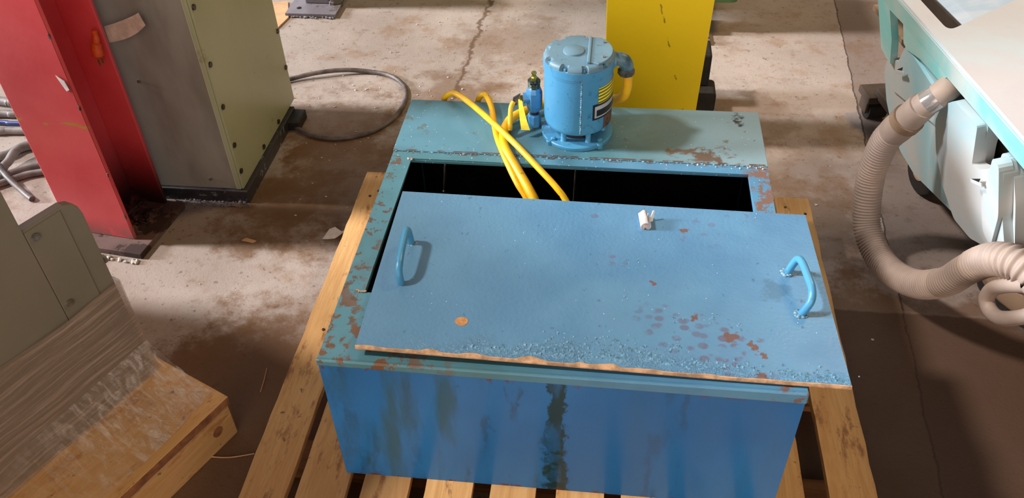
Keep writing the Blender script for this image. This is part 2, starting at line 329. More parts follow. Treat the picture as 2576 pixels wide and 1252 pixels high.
# ------------------------------------------------------------------ mesh helpers
class MB:
    def __init__(s): s.v = []; s.f = []
    def add(s, vs, fs):
        k = len(s.v); s.v += [tuple(v) for v in vs]; s.f += [tuple(i+k for i in f) for f in fs]; return s
    def box(s, x0, x1, y0, y1, z0, z1, mat=None):
        vs = [Vector(p) for p in ((x0,y0,z0),(x1,y0,z0),(x1,y1,z0),(x0,y1,z0),(x0,y0,z1),(x1,y0,z1),(x1,y1,z1),(x0,y1,z1))]
        if mat: vs = [mat @ v for v in vs]
        return s.add(vs, [(0,3,2,1),(4,5,6,7),(0,1,5,4),(1,2,6,5),(2,3,7,6),(3,0,4,7)])
    def prism(s, pts, ax, d):            # polygon of 3D points extruded along vector d
        n = len(pts); d = Vector(d); a = [Vector(p) for p in pts]; b = [p+d for p in a]
        return s.add(a+b, [tuple(range(n))[::-1], tuple(range(n, 2*n))] + [(i, (i+1) % n, n+(i+1) % n, n+i) for i in range(n)])
    def tube(s, pts, r, seg=12, caps=True):
        P = [Vector(p) for p in pts]; n = len(P); R = r if isinstance(r, (list, tuple)) else [r]*n
        T = [(P[min(i+1, n-1)]-P[max(i-1, 0)]).normalized() for i in range(n)]
        up = Vector((0, 0, 1)) if abs(T[0].z) < .9 else Vector((1, 0, 0))
        N = (up-T[0]*up.dot(T[0])).normalized(); vs = []
        for i in range(n):
            N = (N-T[i]*N.dot(T[i])).normalized(); B = T[i].cross(N)
            for k in range(seg):
                a = 2*math.pi*k/seg; vs.append(P[i]+(N*math.cos(a)+B*math.sin(a))*R[i])
        fs = [(i*seg+k, i*seg+(k+1) % seg, (i+1)*seg+(k+1) % seg, (i+1)*seg+k) for i in range(n-1) for k in range(seg)]
        if caps: fs += [tuple(range(seg))[::-1], tuple(range((n-1)*seg, n*seg))]
        return s.add(vs, fs)
    def lathe(s, prof, cx=0, cy=0, seg=32, mat=None):     # prof: (radius, z)
        vs = []; n = len(prof)
        for r, z in prof:
            for k in range(seg):
                a = 2*math.pi*k/seg; v = Vector((cx+r*math.cos(a), cy+r*math.sin(a), z)); vs.append(mat @ v if mat else v)
        fs = [(i*seg+k, i*seg+(k+1) % seg, (i+1)*seg+(k+1) % seg, (i+1)*seg+k) for i in range(n-1) for k in range(seg)]
        fs += [tuple(range(seg))[::-1], tuple(range((n-1)*seg, n*seg))]
        return s.add(vs, fs)
    def grid(s, rows, thick=None):
        n = len(rows); m = len(rows[0]); vs = [p for r in rows for p in r]
        fs = [(i*m+k, i*m+k+1, (i+1)*m+k+1, (i+1)*m+k) for i in range(n-1) for k in range(m-1)]
        return s.add(vs, fs)
    def blob(s, ctr, r, jit=.3, sub=2, sc=(1,1,1)):
        bm = bmesh.new(); bmesh.ops.create_icosphere(bm, subdivisions=sub, radius=1)
        vs = [Vector(ctr)+Vector((v.co.x*sc[0], v.co.y*sc[1], v.co.z*sc[2]))*r*(1+random.uniform(-jit, jit)) for v in bm.verts]
        fs = [tuple(q.index for q in f.verts) for f in bm.faces]; bm.free(); return s.add(vs, fs)
def spline(pts, n=10):                    # Catmull-Rom through points
    P = [Vector(p) for p in pts]; P = [2*P[0]-P[1]]+P+[2*P[-1]-P[-2]]; out = []
    for i in range(1, len(P)-2):
        a, b, c_, d = P[i-1:i+3]
        for k in range(n):
            t = k/n; out.append(.5*((2*b)+(c_-a)*t+(2*a-5*b+4*c_-d)*t*t+(3*b-a-3*c_+d)*t**3))
    out.append(P[-2]); return out
def mbx(*a): return MB().box(*a)
def build(name, mb, m, parent=None, bevel=0, smooth=False, seg=2, local=True, solid=0):
    me = bpy.data.meshes.new(name); me.from_pydata([tuple(v) for v in mb.v], [], mb.f); me.update()
    bm = bmesh.new(); bm.from_mesh(me); bmesh.ops.recalc_face_normals(bm, faces=bm.faces); bm.to_mesh(me); bm.free()
    me.materials.append(M[m] if isinstance(m, str) else m)
    o = bpy.data.objects.new(name, me); COL.objects.link(o)
    if parent: o.parent = parent
    if solid:
        k = o.modifiers.new('thickness', 'SOLIDIFY'); k.thickness = solid; k.offset = 0
    if bevel:
        k = o.modifiers.new('bevel', 'BEVEL'); k.width = bevel; k.segments = seg; k.limit_method = 'ANGLE'; k.angle_limit = math.radians(35)
    if smooth:
        for p in me.polygons: p.use_smooth = True
        if smooth != 'all':
            me.set_sharp_from_angle(angle=math.radians(40)) if hasattr(me, 'set_sharp_from_angle') else None
    return o
def thing(name, label, cat, loc=(0, 0, 0), rz=0, group=None):
    o = bpy.data.objects.new(name, None); COL.objects.link(o); o.empty_display_size = .05
    o.location = loc; o.rotation_euler = (0, 0, rz); o['label'] = label; o['category'] = cat
    if group: o['group'] = group
    return o
def solo(name, mb, m, label, cat, loc, group=None, **k):      # single-mesh thing: vertices in world space, origin at loc
    L = Vector(loc); mb.v = [tuple(Vector(v)-L) for v in mb.v]
    o = build(name, mb, m, None, **k); o.location = loc; o['label'] = label; o['category'] = cat
    if group: o['group'] = group
    return o
def shift(mb, d):
    d = Vector(d); mb.v = [tuple(Vector(v)-d) for v in mb.v]; return mb
def plate(outline, holes, to3, thick, nrm):   # flat polygon with holes; to3 maps (u,v)->3D; extruded by nrm*thick
    cu = bpy.data.curves.new('outline', 'CURVE'); cu.dimensions = '2D'; cu.fill_mode = 'BOTH'
    for lp in [outline]+holes:
        sp_ = cu.splines.new('POLY'); sp_.points.add(len(lp)-1); sp_.use_cyclic_u = True
        for p, q in zip(sp_.points, lp): p.co = (q[0], q[1], 0, 1)
    cu.extrude = thick/2
    o = bpy.data.objects.new('outline', cu); COL.objects.link(o)
    dg = bpy.context.evaluated_depsgraph_get(); me = bpy.data.meshes.new_from_object(o.evaluated_get(dg))
    nrm = Vector(nrm).normalized()
    mb = MB(); mb.add([Vector(to3(v.co.x, v.co.y))+nrm*(v.co.z+thick/2) for v in me.vertices], [tuple(p.vertices) for p in me.polygons])
    bpy.data.objects.remove(o); bpy.data.curves.remove(cu); bpy.data.meshes.remove(me); return mb
def rnd_poly(pts, r, n=4):                # round the corners of a 2D polygon
    out = []; m = len(pts)
    for i in range(m):
        a, b, d = Vector(pts[i-1]), Vector(pts[i]), Vector(pts[(i+1) % m])
        ra = min(r, (a-b).length*.45); rd = min(r, (d-b).length*.45)
        p = b+(a-b).normalized()*ra; q = b+(d-b).normalized()*rd
        for k in range(n+1):
            t = k/n; out.append(tuple((1-t)**2*p+2*t*(1-t)*b+t*t*q))
    return out

PT = 0.13; H = 0.353; TT = PT+H; W = 0.86; D = 0.87

# ------------------------------------------------------------------ setting
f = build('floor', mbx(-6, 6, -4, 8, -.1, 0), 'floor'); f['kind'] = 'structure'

# ------------------------------------------------------------------ pallet under the tank
pal = thing('wooden_pallet', 'wide pine shipping pallet carrying the blue steel coolant tank', 'pallet', (.42, .45, 0))
O = (.42, .45, 0)
for i, (x0, x1, e) in enumerate(((-.205, -.112, 1.03), (-.091, .010, .98), (.040, .136, .99), (.169, .264, .985), (.301, .393, .98), (.434, .530, .99), (.564, .658, .985), (.694, .79, .99), (.83, .926, .98), (.975, 1.068, 1.0))):
    mb = MB(); n = 26; y0 = -.27; pts = []
    for k in range(n+1): pts.append((x0+random.uniform(-.0012, .0012)*(1 if i not in (0, 9) else 1.3), y0+(e-y0)*k/n))
    for k in range(n, -1, -1): pts.append((x1+random.uniform(-.0012, .0012)*(1 if i not in (0, 9) else 1.3), y0+(e-y0)*k/n))
    mb.prism([(p[0]-O[0], p[1]-O[1], .112-O[2]) for p in pts], 'z', (0, 0, .018 if i else .0175))
    build('deck_board', mb, 'wood', pal)
for y in (-.235, .36, .90): build('stringer', shift(mbx(-.2, 1.06, y, y+.09, .018, .112), O), 'wood2', pal)
for y in (-.26, .06, .35, .66, .90): build('bottom_board', shift(mbx(-.2, 1.06, y, y+.09, 0, .018), O), 'wood2', pal)
for x, y in ((-.15, .94), (-.17, .915), (1.0, .955), (1.05, .93), (-.16, .39), (-.13, .41), (1.02, .40)):
    build('nail', shift(MB().lathe([(.004, .129), (.004, .1315), (.002, .132)], x, y, 8), O), 'screw', pal)

# ------------------------------------------------------------------ tank
T = thing('coolant_tank', 'large rusty blue steel tank with an open top, standing on the wooden pallet', 'tank', (0, 0, PT))
build('front_wall', mbx(0, W, 0, .004, 0, H-.004), 'tank_front', T)
mb = MB().add([(-.002, -.004, H-.014), (W+.002, -.004, H-.026), (W+.002, .008, H-.026), (-.002, .008, H-.014), (-.002, -.003, H), (W+.002, -.003, H), (W+.002, .008, H), (-.002, .008, H)], [(0,3,2,1),(4,5,6,7),(0,1,5,4),(1,2,6,5),(2,3,7,6),(3,0,4,7)])
build('front_lip', mb, 'tank_rim', T, bevel=.003)
build('side_wall', mbx(0, .004, .004, D, 0, H-.004), 'tank_side', T)
build('side_wall', mbx(W-.004, W, .004, D, 0, H-.004), 'tank_side', T)
build('back_wall', mbx(.004, W-.004, D-.004, D, 0, H-.004), 'tank_side', T)
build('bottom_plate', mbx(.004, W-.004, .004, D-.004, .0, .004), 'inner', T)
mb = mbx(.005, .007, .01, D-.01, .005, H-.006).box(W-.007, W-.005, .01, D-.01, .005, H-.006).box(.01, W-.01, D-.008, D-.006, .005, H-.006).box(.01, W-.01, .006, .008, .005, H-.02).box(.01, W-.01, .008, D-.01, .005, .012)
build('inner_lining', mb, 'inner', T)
mb = plate([(0, 0), (W, 0), (W, .648), (0, .648)], [[(.045, .176), (.816, .176), (.818, .40), (.816, .618), (.048, .622), (.046, .40)]], lambda u, v: (u, v, H-.004), .004, (0, 0, 1))
build('top_rim', mb, 'tank_rim', T)
# hanging flange round the opening
mb = mbx(.045, .816, .620, .623, H-.010, H-.004).box(.043, .046, .176, .62, H-.010, H-.004).box(.816, .819, .176, .62, H-.010, H-.004)
build('opening_flange', mb, 'tank_rim', T)
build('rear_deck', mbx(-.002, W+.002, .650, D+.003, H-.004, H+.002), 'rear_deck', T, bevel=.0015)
mb = MB()
for k in range(70):
    x = .01+k*.0122+random.uniform(-.004, .004)
    mb.blob((x, .648+random.uniform(-.0015, .0015), H+.0008), random.uniform(.0012, .003), .3, 1, (1.6, .8, .6))
build('weld_seam', mb, 'weld', T)['kind'] = 'stuff'
mb = MB()
for k in range(15):
    mb.blob((random.uniform(.68, .855), .642+random.uniform(-.004, .006), H+.001), random.uniform(.0012, .0028), .3, 1)
for k in range(6): mb.blob((.047+random.uniform(-.008, .006), .622+random.uniform(-.006, .006), H+.001), random.uniform(.0015, .003), .3, 1)
build('weld_spatter', mb, 'bright', T)['kind'] = 'stuff'
build('inner_rod', MB().tube([(.129, .61, H-.005), (.122, .606, H-.075)], .0025, 8).blob((.121, .605, H-.08), .005, .1, 1), 'dark', T)
build('inner_rod', MB().tube([(.43, .61, H-.005), (.425, .606, H-.2)], .002, 8), 'dark', T)
build('inner_baffle', mbx(.60, .604, .02, .6, .01, .2), 'inner', T)
# paint flake standing on the left strip near the corner of the opening
mb = MB()
for k in range(5): mb.blob((.030+k*.004, .178+random.uniform(-.003, .003), H+.002), .003, .4, 1, (1, 1, .5))
build('rust_flake', mb, 'lid_edge', T)

# ------------------------------------------------------------------ lid
LZ = TT+.0015; LO = (.49, .245, LZ)
lid = thing('tank_lid', 'flat blue steel lid with two welded handles, slid forward over the tank', 'lid', LO)
LB, LR, LF, LFR = (.056, .487), (.918, .473), (.069, .017), (.931, .010)
def lidp(u, v, z):                        # u along x 0..1, v from front 0..1
    a = Vector(LF).lerp(Vector(LFR), u); b = Vector(LB).lerp(Vector(LR), u); p = a.lerp(b, v)
    lift = .0035*(1-v)+.010*(1-v)*max(0, 1-u*1.3)   # front left corner is bent up a little
    return (p.x-LO[0], p.y-LO[1], z+lift)
nu, nv = 60, 8; e = [random.uniform(0, 1) for _ in range(nu+1)]
mb = MB(); th = .0065
jag = []
for k in range(nu+1):
    u = k/nu; a = .004+.010*max(0, math.sin(k*.9+e[k])*e[k])*(1.0 if u < .75 else .25)
    if k in (9, 10): a = .013
    if k in (21, 22, 23): a = (.014, .019, .013)[k-21]
    if k in (30, 31, 32): a = (.009, .013, .016)[k-30]
    jag.append(a*.62)
top = [[lidp(k/nu, (jag[k]/.47 if j == 0 else j/nv), th) for k in range(nu+1)] for j in range(nv+1)]
bot = [[lidp(k/nu, (jag[k]/.47 if j == 0 else j/nv), 0.0) for k in range(nu+1)] for j in range(nv+1)]
mb.grid(top); k0 = len(mb.v); mb.grid(bot); m1 = nu+1
for j in range(nv):
    for cc in (0, nu): mb.f.append((j*m1+cc, (j+1)*m1+cc, k0+(j+1)*m1+cc, k0+j*m1+cc))
for k in range(nu):
    for j in (0, nv): mb.f.append((j*m1+k, j*m1+k+1, k0+j*m1+k+1, k0+j*m1+k))
build('lid_plate', mb, 'lid', lid)
mb = MB()
r0 = [lidp(k/nu, (jag[k]+.0004)/.47, th+.0006) for k in range(nu+1)]
r1 = [lidp(k/nu, (jag[k]-.0022)/.47, th+.0009) for k in range(nu+1)]
r2 = [lidp(k/nu, -.0005/.47, th*.45) for k in range(nu+1)]
r3 = [lidp(k/nu, -.0005/.47, .0002) for k in range(nu+1)]
r4 = [lidp(k/nu, (jag[k]+.0004)/.47, .0002) for k in range(nu+1)]
mb.grid([r0, r1, r2, r3, r4, r0])
o = build('torn_edge', mb, 'lid_edge', lid); o['label'] = 'ragged tan edge along the front of the lid'
random.seed(21); mb = MB()
def flake(u, v, r):
    p = Vector(lidp(u, v, th)); a = random.uniform(-.5, .5); l = r*random.uniform(1.2, 2.4); h = r*random.uniform(.35, .9)
    dx, dy = math.sin(a), math.cos(a)
    q = [(p.x-dy*r, p.y+dx*r, p.z+.0001), (p.x+dy*r, p.y-dx*r, p.z+.0001), (p.x+dy*r*.6+dx*l, p.y-dx*r*.6+dy*l, p.z+h), (p.x-dy*r*.7+dx*l, p.y+dx*r*.7+dy*l, p.z+h*1.2)]
    mb.add([Vector(k) for k in q]+[Vector(k)-Vector((0, 0, .0001+(.5*h if i > 1 else 0))) for i, k in enumerate(q)], [(0,1,2,3),(4,7,6,5),(0,4,5,1),(1,5,6,2),(2,6,7,3),(3,7,4,0)])
for k in range(430):
    u = random.gauss(.50, .10) if random.random() < .6 else random.uniform(.22, .92)
    v = abs(random.gauss(0, .055 if .38 < u < .62 else .022))+.030
    if v < .24: flake(u, v, random.uniform(.0012, .0030))
for k in range(50): flake(random.gauss(.945, .03), abs(random.gauss(0, .03))+.012, random.uniform(.0012, .003))
for cu_, cv_, n_ in ((.66, .13, 26), (.57, .58, 8), (.60, .62, 6), (.75, .30, 10), (.66, .28, 8), (.80, .26, 10), (.56, .40, 8)):
    for k in range(n_): flake(random.gauss(cu_, .010), random.gauss(cv_, .018), random.uniform(.0010, .0022))
build('paint_blisters', mb, 'blister', lid)['kind'] = 'stuff'
def handle(p0, p1, lean, hgt):
    x0, y0 = p0; x1, y1 = p1; b = th
    pts = [(x0, y0, b), (x0+lean*.4, y0, b+hgt*.5), (x0+lean*.75, y0-.003, b+hgt*.86), (x0+lean+(x1-x0)*.1, y0-.018, b+hgt), ((x0+x1)/2+lean*1.05, (y0+y1)/2, b+hgt*1.0), (x1+lean+(x0-x1)*.1, y1+.026, b+hgt*.95), (x1+lean*.85, y1+.006, b+hgt*.74), (x1+lean*.4, y1, b+hgt*.36), (x1, y1, b)]
    pts = [(q[0]-LO[0], q[1]-LO[1], q[2]) for q in spline(pts, 7)]
    h = build('handle', MB().tube(pts, .0075, 14), 'motor', lid, smooth=True)
    for (x, y) in (p0, p1):
        m = MB()
        for k in range(9):
            a = k*.7; m.blob((x-LO[0]+.009*math.cos(a), y-LO[1]+.008*math.sin(a), b+.002), .0052, .3, 2, (1, 1, .75))
        build('weld', m, 'weld', h, smooth='all')
handle((.111, .313), (.117, .190), -.004, .047)
handle((.858, .289), (.869, .178), .016, .047)
v = MB().lathe([(.0, .0), (.0122, .0), (.0122, .0004), (0, .0004)], 0, 0, 24)
v.v = [(a[0]+.249-LO[0]+.0, a[1]*.9+.099-LO[1], a[2]+th+.0028) for a in v.v]
# sits on the slightly lifted plate
zz = lidp(.21, .18, th)[2]; v.v = [(a[0], a[1], a[2]-th-.0028+zz+.0002) for a in v.v]
o = build('bare_spot', v, plain('orange_primer_spot', c(196, 140, 86), .7, 0, .12, 120), lid); o['label'] = 'round orange spot of bare primer'

# white broken pipe ring on the lid
mb = MB(); seg = 22; L = .038; tl = Matrix.Translation((.584, .416, LZ+th+.0105)) @ Matrix.Rotation(math.radians(8), 4, 'Z') @ Matrix.Rotation(math.radians(4), 4, 'X')
rows = []
for k in range(seg+1):
    a = math.radians(62)+math.radians(305)*k/seg; rr = .0098
    wv = .0015*math.sin(k*.9)
    rows.append([tl @ Vector((rr*math.cos(a), yy, rr*math.sin(a))) for yy in (-L/2, 0, L/2+wv)])
mb.grid(rows)
solo('pipe_clip', mb, plain('white_plastic_pipe', c(226, 220, 222), .4, 0, .1, 60), 'small split white plastic pipe ring lying on the blue lid', 'pipe clip', (.584, .416, LZ+th), solid=.002, smooth=True)
mb = MB().prism([(.592, .424, LZ+th+.0002), (.600, .428, LZ+th+.0002), (.603, .436, LZ+th+.022), (.600, .434, LZ+th+.024)], 'x', (.0015, -.0015, 0))
solo('plastic_sliver', mb, 'paper', 'thin white plastic sliver standing beside the split pipe ring', 'plastic sliver', (.597, .43, LZ+th))

# ------------------------------------------------------------------ pump motor
DK = TT+.002
PO = (.425, .757, DK)
P_ = thing('pump_motor', 'round blue electric pump motor bolted upright on the rear of the tank', 'motor', PO)
build('base_flange', MB().lathe([(.040, 0), (.0835, 0), (.0845, .002), (.0845, .009), (.0825, .011), (.040, .011)], 0, 0, 56), 'motor', P_, smooth=True)
build('pump_neck', MB().lathe([(.046, .0), (.046, .036), (.02, .036)], 0, 0, 32), 'dark', P_, smooth=True)
for a in (-118, -62, 62, 118, 180, 0):
    x, y = .061*math.cos(math.radians(a)), .061*math.sin(math.radians(a))
    build('standoff', MB().lathe([(.0085, .010), (.0065, .013), (.0065, .040)], x, y, 14), 'motor', P_, smooth=True)
for a in (-135, -42, 45, 135):
    x, y = .074*math.cos(math.radians(a)), .074*math.sin(math.radians(a))
    build('flange_bolt', MB().lathe([(.0065, .010), (.0065, .0155), (.004, .017)], x, y, 6), 'motor', P_)
for a in (-138, -48):
    x, y = .083*math.cos(math.radians(a)), .083*math.sin(math.radians(a))
    build('flange_lug', MB().lathe([(.008, .0), (.008, .010), (.006, .012)], x, y, 10), 'motor', P_)
ZB, ZT = .034, .214; R = .0785
body = build('motor_housing', MB().lathe([(.055, ZB), (.070, ZB+.001), (.0755, ZB+.006), (.0775, ZB+.014), (R, ZB+.02), (R, ZT-.036), (R+.0012, ZT-.035), (R+.0012, ZT-.03)], 0, 0, 64), 'motor', P_, smooth=True)
# end bell with dark ventilation notches around its shoulder
cap_prof = [(R+.0012, ZT-.031), (R+.0012, ZT-.008), (R-.001, ZT-.003), (R-.0055, ZT), (.0, ZT)]
seg = 96; mb = MB(); notches = [math.radians(a) for a in (-112, -78, -38, 20, 75, 128, 172, -150)]
def near(a):
    return any(abs((a-n+math.pi) % (2*math.pi)-math.pi) < .075 for n in notches)
rows = []
prof = [(R+.0012, ZT-.031), (R+.0012, ZT-.012), (R+.0012, ZT-.006), (R-.0015, ZT-.002), (R-.006, ZT), (R-.012, ZT), (.03, ZT), (.001, ZT)]
for k in range(seg+1):
    a = 2*math.pi*k/seg; row = []
    for i, (r, z) in enumerate(prof):
        if near(a) and i in (2, 3, 4): r, z = R-.009, ZT-.0125
        row.append((r*math.cos(a), r*math.sin(a), z))
    rows.append(row)
mb.grid(rows)
cap = build('end_bell', mb, 'motor_top', P_, smooth=True)
# flip side: lower rim of the bell keeps the saturated body paint
build('bell_band', MB().lathe([(R+.0006, ZT-.0315), (R+.0022, ZT-.030), (R+.0022, ZT-.013), (R+.0006, ZT-.0125)], 0, 0, 64), 'motor', P_, smooth=True)
for a in notches:
    x, y = (R-.006)*math.cos(a), (R-.006)*math.sin(a)
    build('cap_screw', MB().lathe([(.0035, ZT-.013), (.0035, ZT-.0075), (.002, ZT-.0065)], x, y, 8), 'motor', P_)
build('centre_boss', MB().lathe([(.0245, ZT-.001), (.0235, ZT+.0035), (.022, ZT+.0045), (0, ZT+.0045)], -.012, .0, 32), 'motor_top', P_, smooth=True)
# junction cover: segment of the disc on the right with a raised rib
pts = []
for k in range(17):
    a = math.radians(-52+104*k/16); pts.append(((R-.003)*math.cos(a), (R-.003)*math.sin(a)))
pts = [(.024, .058)] + [(.024, -.052)] + pts
mb = MB().prism([(p[0], p[1], ZT-.0005) for p in [pts[0], pts[1]]+pts[2:]], 'z', (0, 0, .005))
build('junction_cover', mb, 'motor_top', P_, bevel=.0015)
build('cover_rib', mbx(.0195, .0275, -.056, .058, ZT-.0005, ZT+.0075), 'motor_top', P_, bevel=.0025)
for y in (-.038, .045): build('cover_screw', MB().lathe([(.004, ZT+.004), (.004, ZT+.007), (.002, ZT+.008)], .055, y*.8, 8), 'screw_l', P_)
# vertical welded seam
mb = MB(); a = math.radians(-82)
for k in range(24):
    mb.blob(((R+.0006)*math.cos(a), (R+.0006)*math.sin(a), ZB+.014+k*.0058), .0022, .3, 1, (1, 1, 1.8))
build('body_seam', mb, 'weld', P_, smooth='all')
def patch(a0, a1, z0, z1, rr, n=10):
    rows = []
    for k in range(n+1):
        a = math.radians(a0+(a1-a0)*k/n); rows.append([(rr*math.cos(a), rr*math.sin(a), z) for z in (z0, z1)])
    return MB().grid(rows)
lb = build('rating_label', patch(-52, 8, .118, .158, R+.0009), 'lab_y', P_, solid=.0006); lb['label'] = 'yellow warning label with lines of print'
lk = build('name_plate', patch(-62, 6, .078, .118, R+.0012), 'lab_k', P_, solid=.0006); lk['label'] = 'black and silver plate'
build('plate_print', patch(-58.5, 4, .083, .113, R+.0018), 'lab_s', lk, solid=.0004)
build('plate_print_field', patch(-55, 3, .0868, .103, R+.0022), 'lab_k', lk, solid=.0004)
lb2 = build('stained_label', patch(-38, 4, .046, .079, R+.0010), 'lab_b', P_, solid=.0005); lb2['label'] = 'brown stained label'
build('plug', MB().blob(((R+.001)*math.cos(math.radians(-68)), (R+.001)*math.sin(math.radians(-68)), .086), .0035, .05, 2), 'motor', P_, smooth='all')
# conduit elbow
ex0 = R-.004
el = build('conduit_elbow', MB().tube(spline([(ex0, .014, ZT-.026), (ex0+.014, .015, ZT-.024), (ex0+.026, .016, ZT-.028), (ex0+.033, .017, ZT-.040), (ex0+.033, .018, ZT-.052)], 6), [.0155]*24+[.016], 18), plain('elbow_blue_paint', c(84, 118, 134), .4, 0, .3, 40), P_, smooth=True)
build('elbow_collar', MB().tube([(ex0+.002, .014, ZT-.026), (ex0+.009, .0145, ZT-.0255)], .0185, 8), 'motor_top', el)
build('gland_nut', MB().lathe([(.018, ZT-.064), (.0195, ZT-.062), (.0195, ZT-.052), (.017, ZT-.048)], ex0+.033, .018, 8), plain('gland_grime', c(92, 96, 92), .4, .3, .3, 60), el)

# ------------------------------------------------------------------ valve
VO = (.321, .778, DK)
V = thing('ball_valve', 'small blue valve with a yellow coated lever, left of the pump motor', 'valve', VO)
build('pipe_base', MB().lathe([(.015, 0), (.0165, .002), (.0165, .030), (.014, .034)], 0, 0, 8), 'valve', V, bevel=.001)
build('neck', MB().lathe([(.011, .032), (.011, .046)], 0, 0, 12), 'dark', V, smooth=True)
build('valve_body', MB().lathe([(.013, .042), (.0185, .050), (.0195, .060), (.0195, .094), (.017, .102), (.015, .106)], 0, 0, 10), 'valve', V, bevel=.001)
mb = MB()
for k in range(5): mb.lathe([(.0125, .104+k*.004), (.0145, .106+k*.004), (.0125, .108+k*.004)], 0, 0, 16)
build('threaded_collar', mb, 'thread', V)
build('hex_nut', MB().lathe([(.015, .118), (.015, .126)], 0, 0, 6), 'thread', V)
build('brass_tip', MB().lathe([(.008, .125), (.008, .133), (.005, .135), (.005, .141), (.0065, .142), (.006, .146)], 0, 0, 8), 'brass', V)
xm = Matrix.Rotation(math.radians(-90), 4, 'Y')
build('stem_boss', MB().tube([(-.012, -.004, .078), (-.026, -.006, .078)], .013, 14), 'valve', V, smooth=True)
build('stem_nut', MB().tube([(-.026, -.006, .078), (-.033, -.007, .078)], .0085, 6), 'brass', V)
lv = build('lever', MB().prism([(-.033, -.015, .070), (-.033, .001, .084), (-.050, -.006, .076), (-.050, -.018, .062)], 'z', (.0, .003, .002)), 'dark', V)
build('lever_grip', MB().tube(spline([(-.048, -.012, .071), (-.0535, -.022, .060), (-.054, -.040, .035), (-.053, -.055, .018)], 6), [.006]*18+[.0045], 10), 'hose_y2', lv, smooth=True)
# yellow tag hanging from the stem
rows = []
for k in range(7):
    t = k/6; rows.append([(-.033-.0035*t+.020*t+x, -.012-.030*t-.012*math.sin(t*2), .078-.058*t) for x in (-.004-.006*t, .004+.007*t)])
build('hanging_tag', MB().grid(rows), 'ytag', V, solid=.0012)

# ------------------------------------------------------------------ yellow hoses (one thing each)
zc = TT+.002
def cord(name, pts, r, label, m='hose_y', seg=14):
    mb = MB().tube(spline(pts, 9), r, seg)
    return solo(name, mb, m, label, 'hose', pts[0], 'yellow hoses dropping into the tank', smooth=True)
cord('yellow_hose', [(.5365, .775, .636), (.537, .776, .60), (.530, .792, .565), (.508, .828, .535), (.470, .868, .517), (.420, .882, .511), (.370, .872, .505), (.325, .832, .5045), (.290, .805, .5035), (.262, .770, .502), (.2535, .715, .500), (.262, .665, .496), (.296, .603, .482), (.330, .550, .462), (.350, .518, .438), (.37, .46, .38), (.40, .34, .30)], .0110, 'thick yellow hose curling from the motor elbow around the valve into the tank')
cord('yellow_hose', [(.160, .905, .44), (.166, .893, .476), (.176, .885, .497), (.190, .874, .5035), (.209, .828, .5015), (.225, .758, .4985), (.243, .690, .4965), (.276, .612, .484), (.302, .566, .466), (.328, .535, .440), (.35, .48, .39), (.37, .38, .30)], .0073, 'thin yellow hose arching over the rear edge near the valve')
cord('yellow_hose', [(.072, .915, .43), (.077, .897, .472), (.090, .886, .494), (.112, .876, .5045), (.158, .828, .507), (.225, .728, .5215), (.292, .640, .521), (.352, .575, .502), (.390, .540, .483), (.417, .518, .457), (.45, .47, .41), (.48, .38, .32)], .0073, 'thin yellow hose crossing above the others from the left rear edge')

# ------------------------------------------------------------------ yellow machine column
Yc = thing('yellow_guard', 'bright yellow sheet metal machine guard standing behind the blue tank', 'machine guard', (.62, 1.46, 0))
tp = lambda x, y, z: (x-.62, y-1.46, z)
mb = MB(); xa0, xa1, xb0, xb1 = .487, .771, .462, .806
vs = [tp(xa0, 1.42, .0), tp(xa1, 1.42, .0), tp(xb1, 1.42, 1.1), tp(xb0, 1.42, 1.1)]
mb.prism(vs, 'y', (0, .012, 0)); build('front_panel', mb, 'yellow', Yc, bevel=.002)
mb = MB().prism([tp(xa0+.004, 1.432, 0), tp(xa0+.016, 1.432, 0), tp(xb0+.016, 1.432, 1.1), tp(xb0+.004, 1.432, 1.1)], 'y', (0, .16, 0)); build('side_panel', mb, 'yellow', Yc)
mb = MB().prism([tp(xa1-.016, 1.432, 0), tp(xa1-.004, 1.432, 0), tp(xb1-.004, 1.432, 1.1), tp(xb1-.016, 1.432, 1.1)], 'y', (0, .05, 0)); build('side_panel', mb, 'yellow', Yc)
# dark machine feet behind it
FO = Vector((.80-.62, 1.72-1.46, 0))
mb = MB(); op = rnd_poly([(-.06, 0), (.062, 0), (.062, .10), (-.06, .10)], .02)
mb.prism([(p[0], 0, p[1]*.8) for p in op], 'y', (0, -.09, 0)); build('rear_foot', shift(mb, -FO), 'black', Yc, bevel=.004)
build('rear_post', shift(mbx(-.05, .036, -.05, .06, .078, .20), -FO), 'black', Yc, bevel=.008)
Gm = thing('green_machine', 'green machine frame whose lower edge shows right of the yellow guard', 'machine', (.85, 2.3, 0))
mb = MB(); op = rnd_poly([(-.25, -.02), (.125, -.02), (.125, .3), (-.25, .3)], .03)
mb.prism([(p[0], p[1]-.06, .125) for p in op], 'z', (0, 0, .5)); build('frame', mb, 'green', Gm, bevel=.004)
build('leg', mbx(-.2, -.14, .1, .2, 0, .13), 'green', Gm); build('leg', mbx(.03, .09, .2, .28, 0, .13), 'green', Gm)
FO = Vector((-.01, -.14, 0))
ft = build('foot_plate', shift(mbx(-.08, .035, -.05, .16, 0, .022), -FO), 'steel', Gm, bevel=.002)
build('foot_post', shift(mbx(-.07, .014, .03, .14, .022, .125), -FO), 'black', Gm, bevel=.004)
build('bolt', shift(MB().lathe([(.012, .02), (.012, .034), (.006, .036)], .018, -.028, 6), -FO), 'screw_l', ft)
Bm = thing('large_machine', 'dark based machine at the far edge of the floor, only its base in view', 'machine', (-.1, 2.95, 0))
build('base_frame', mbx(-.75, .9, -.38, .5, .06, .14), 'dark', Bm, bevel=.01)
build('machine_body', mbx(-.73, .85, -.30, .48, .14, .9), 'green', Bm, bevel=.02)
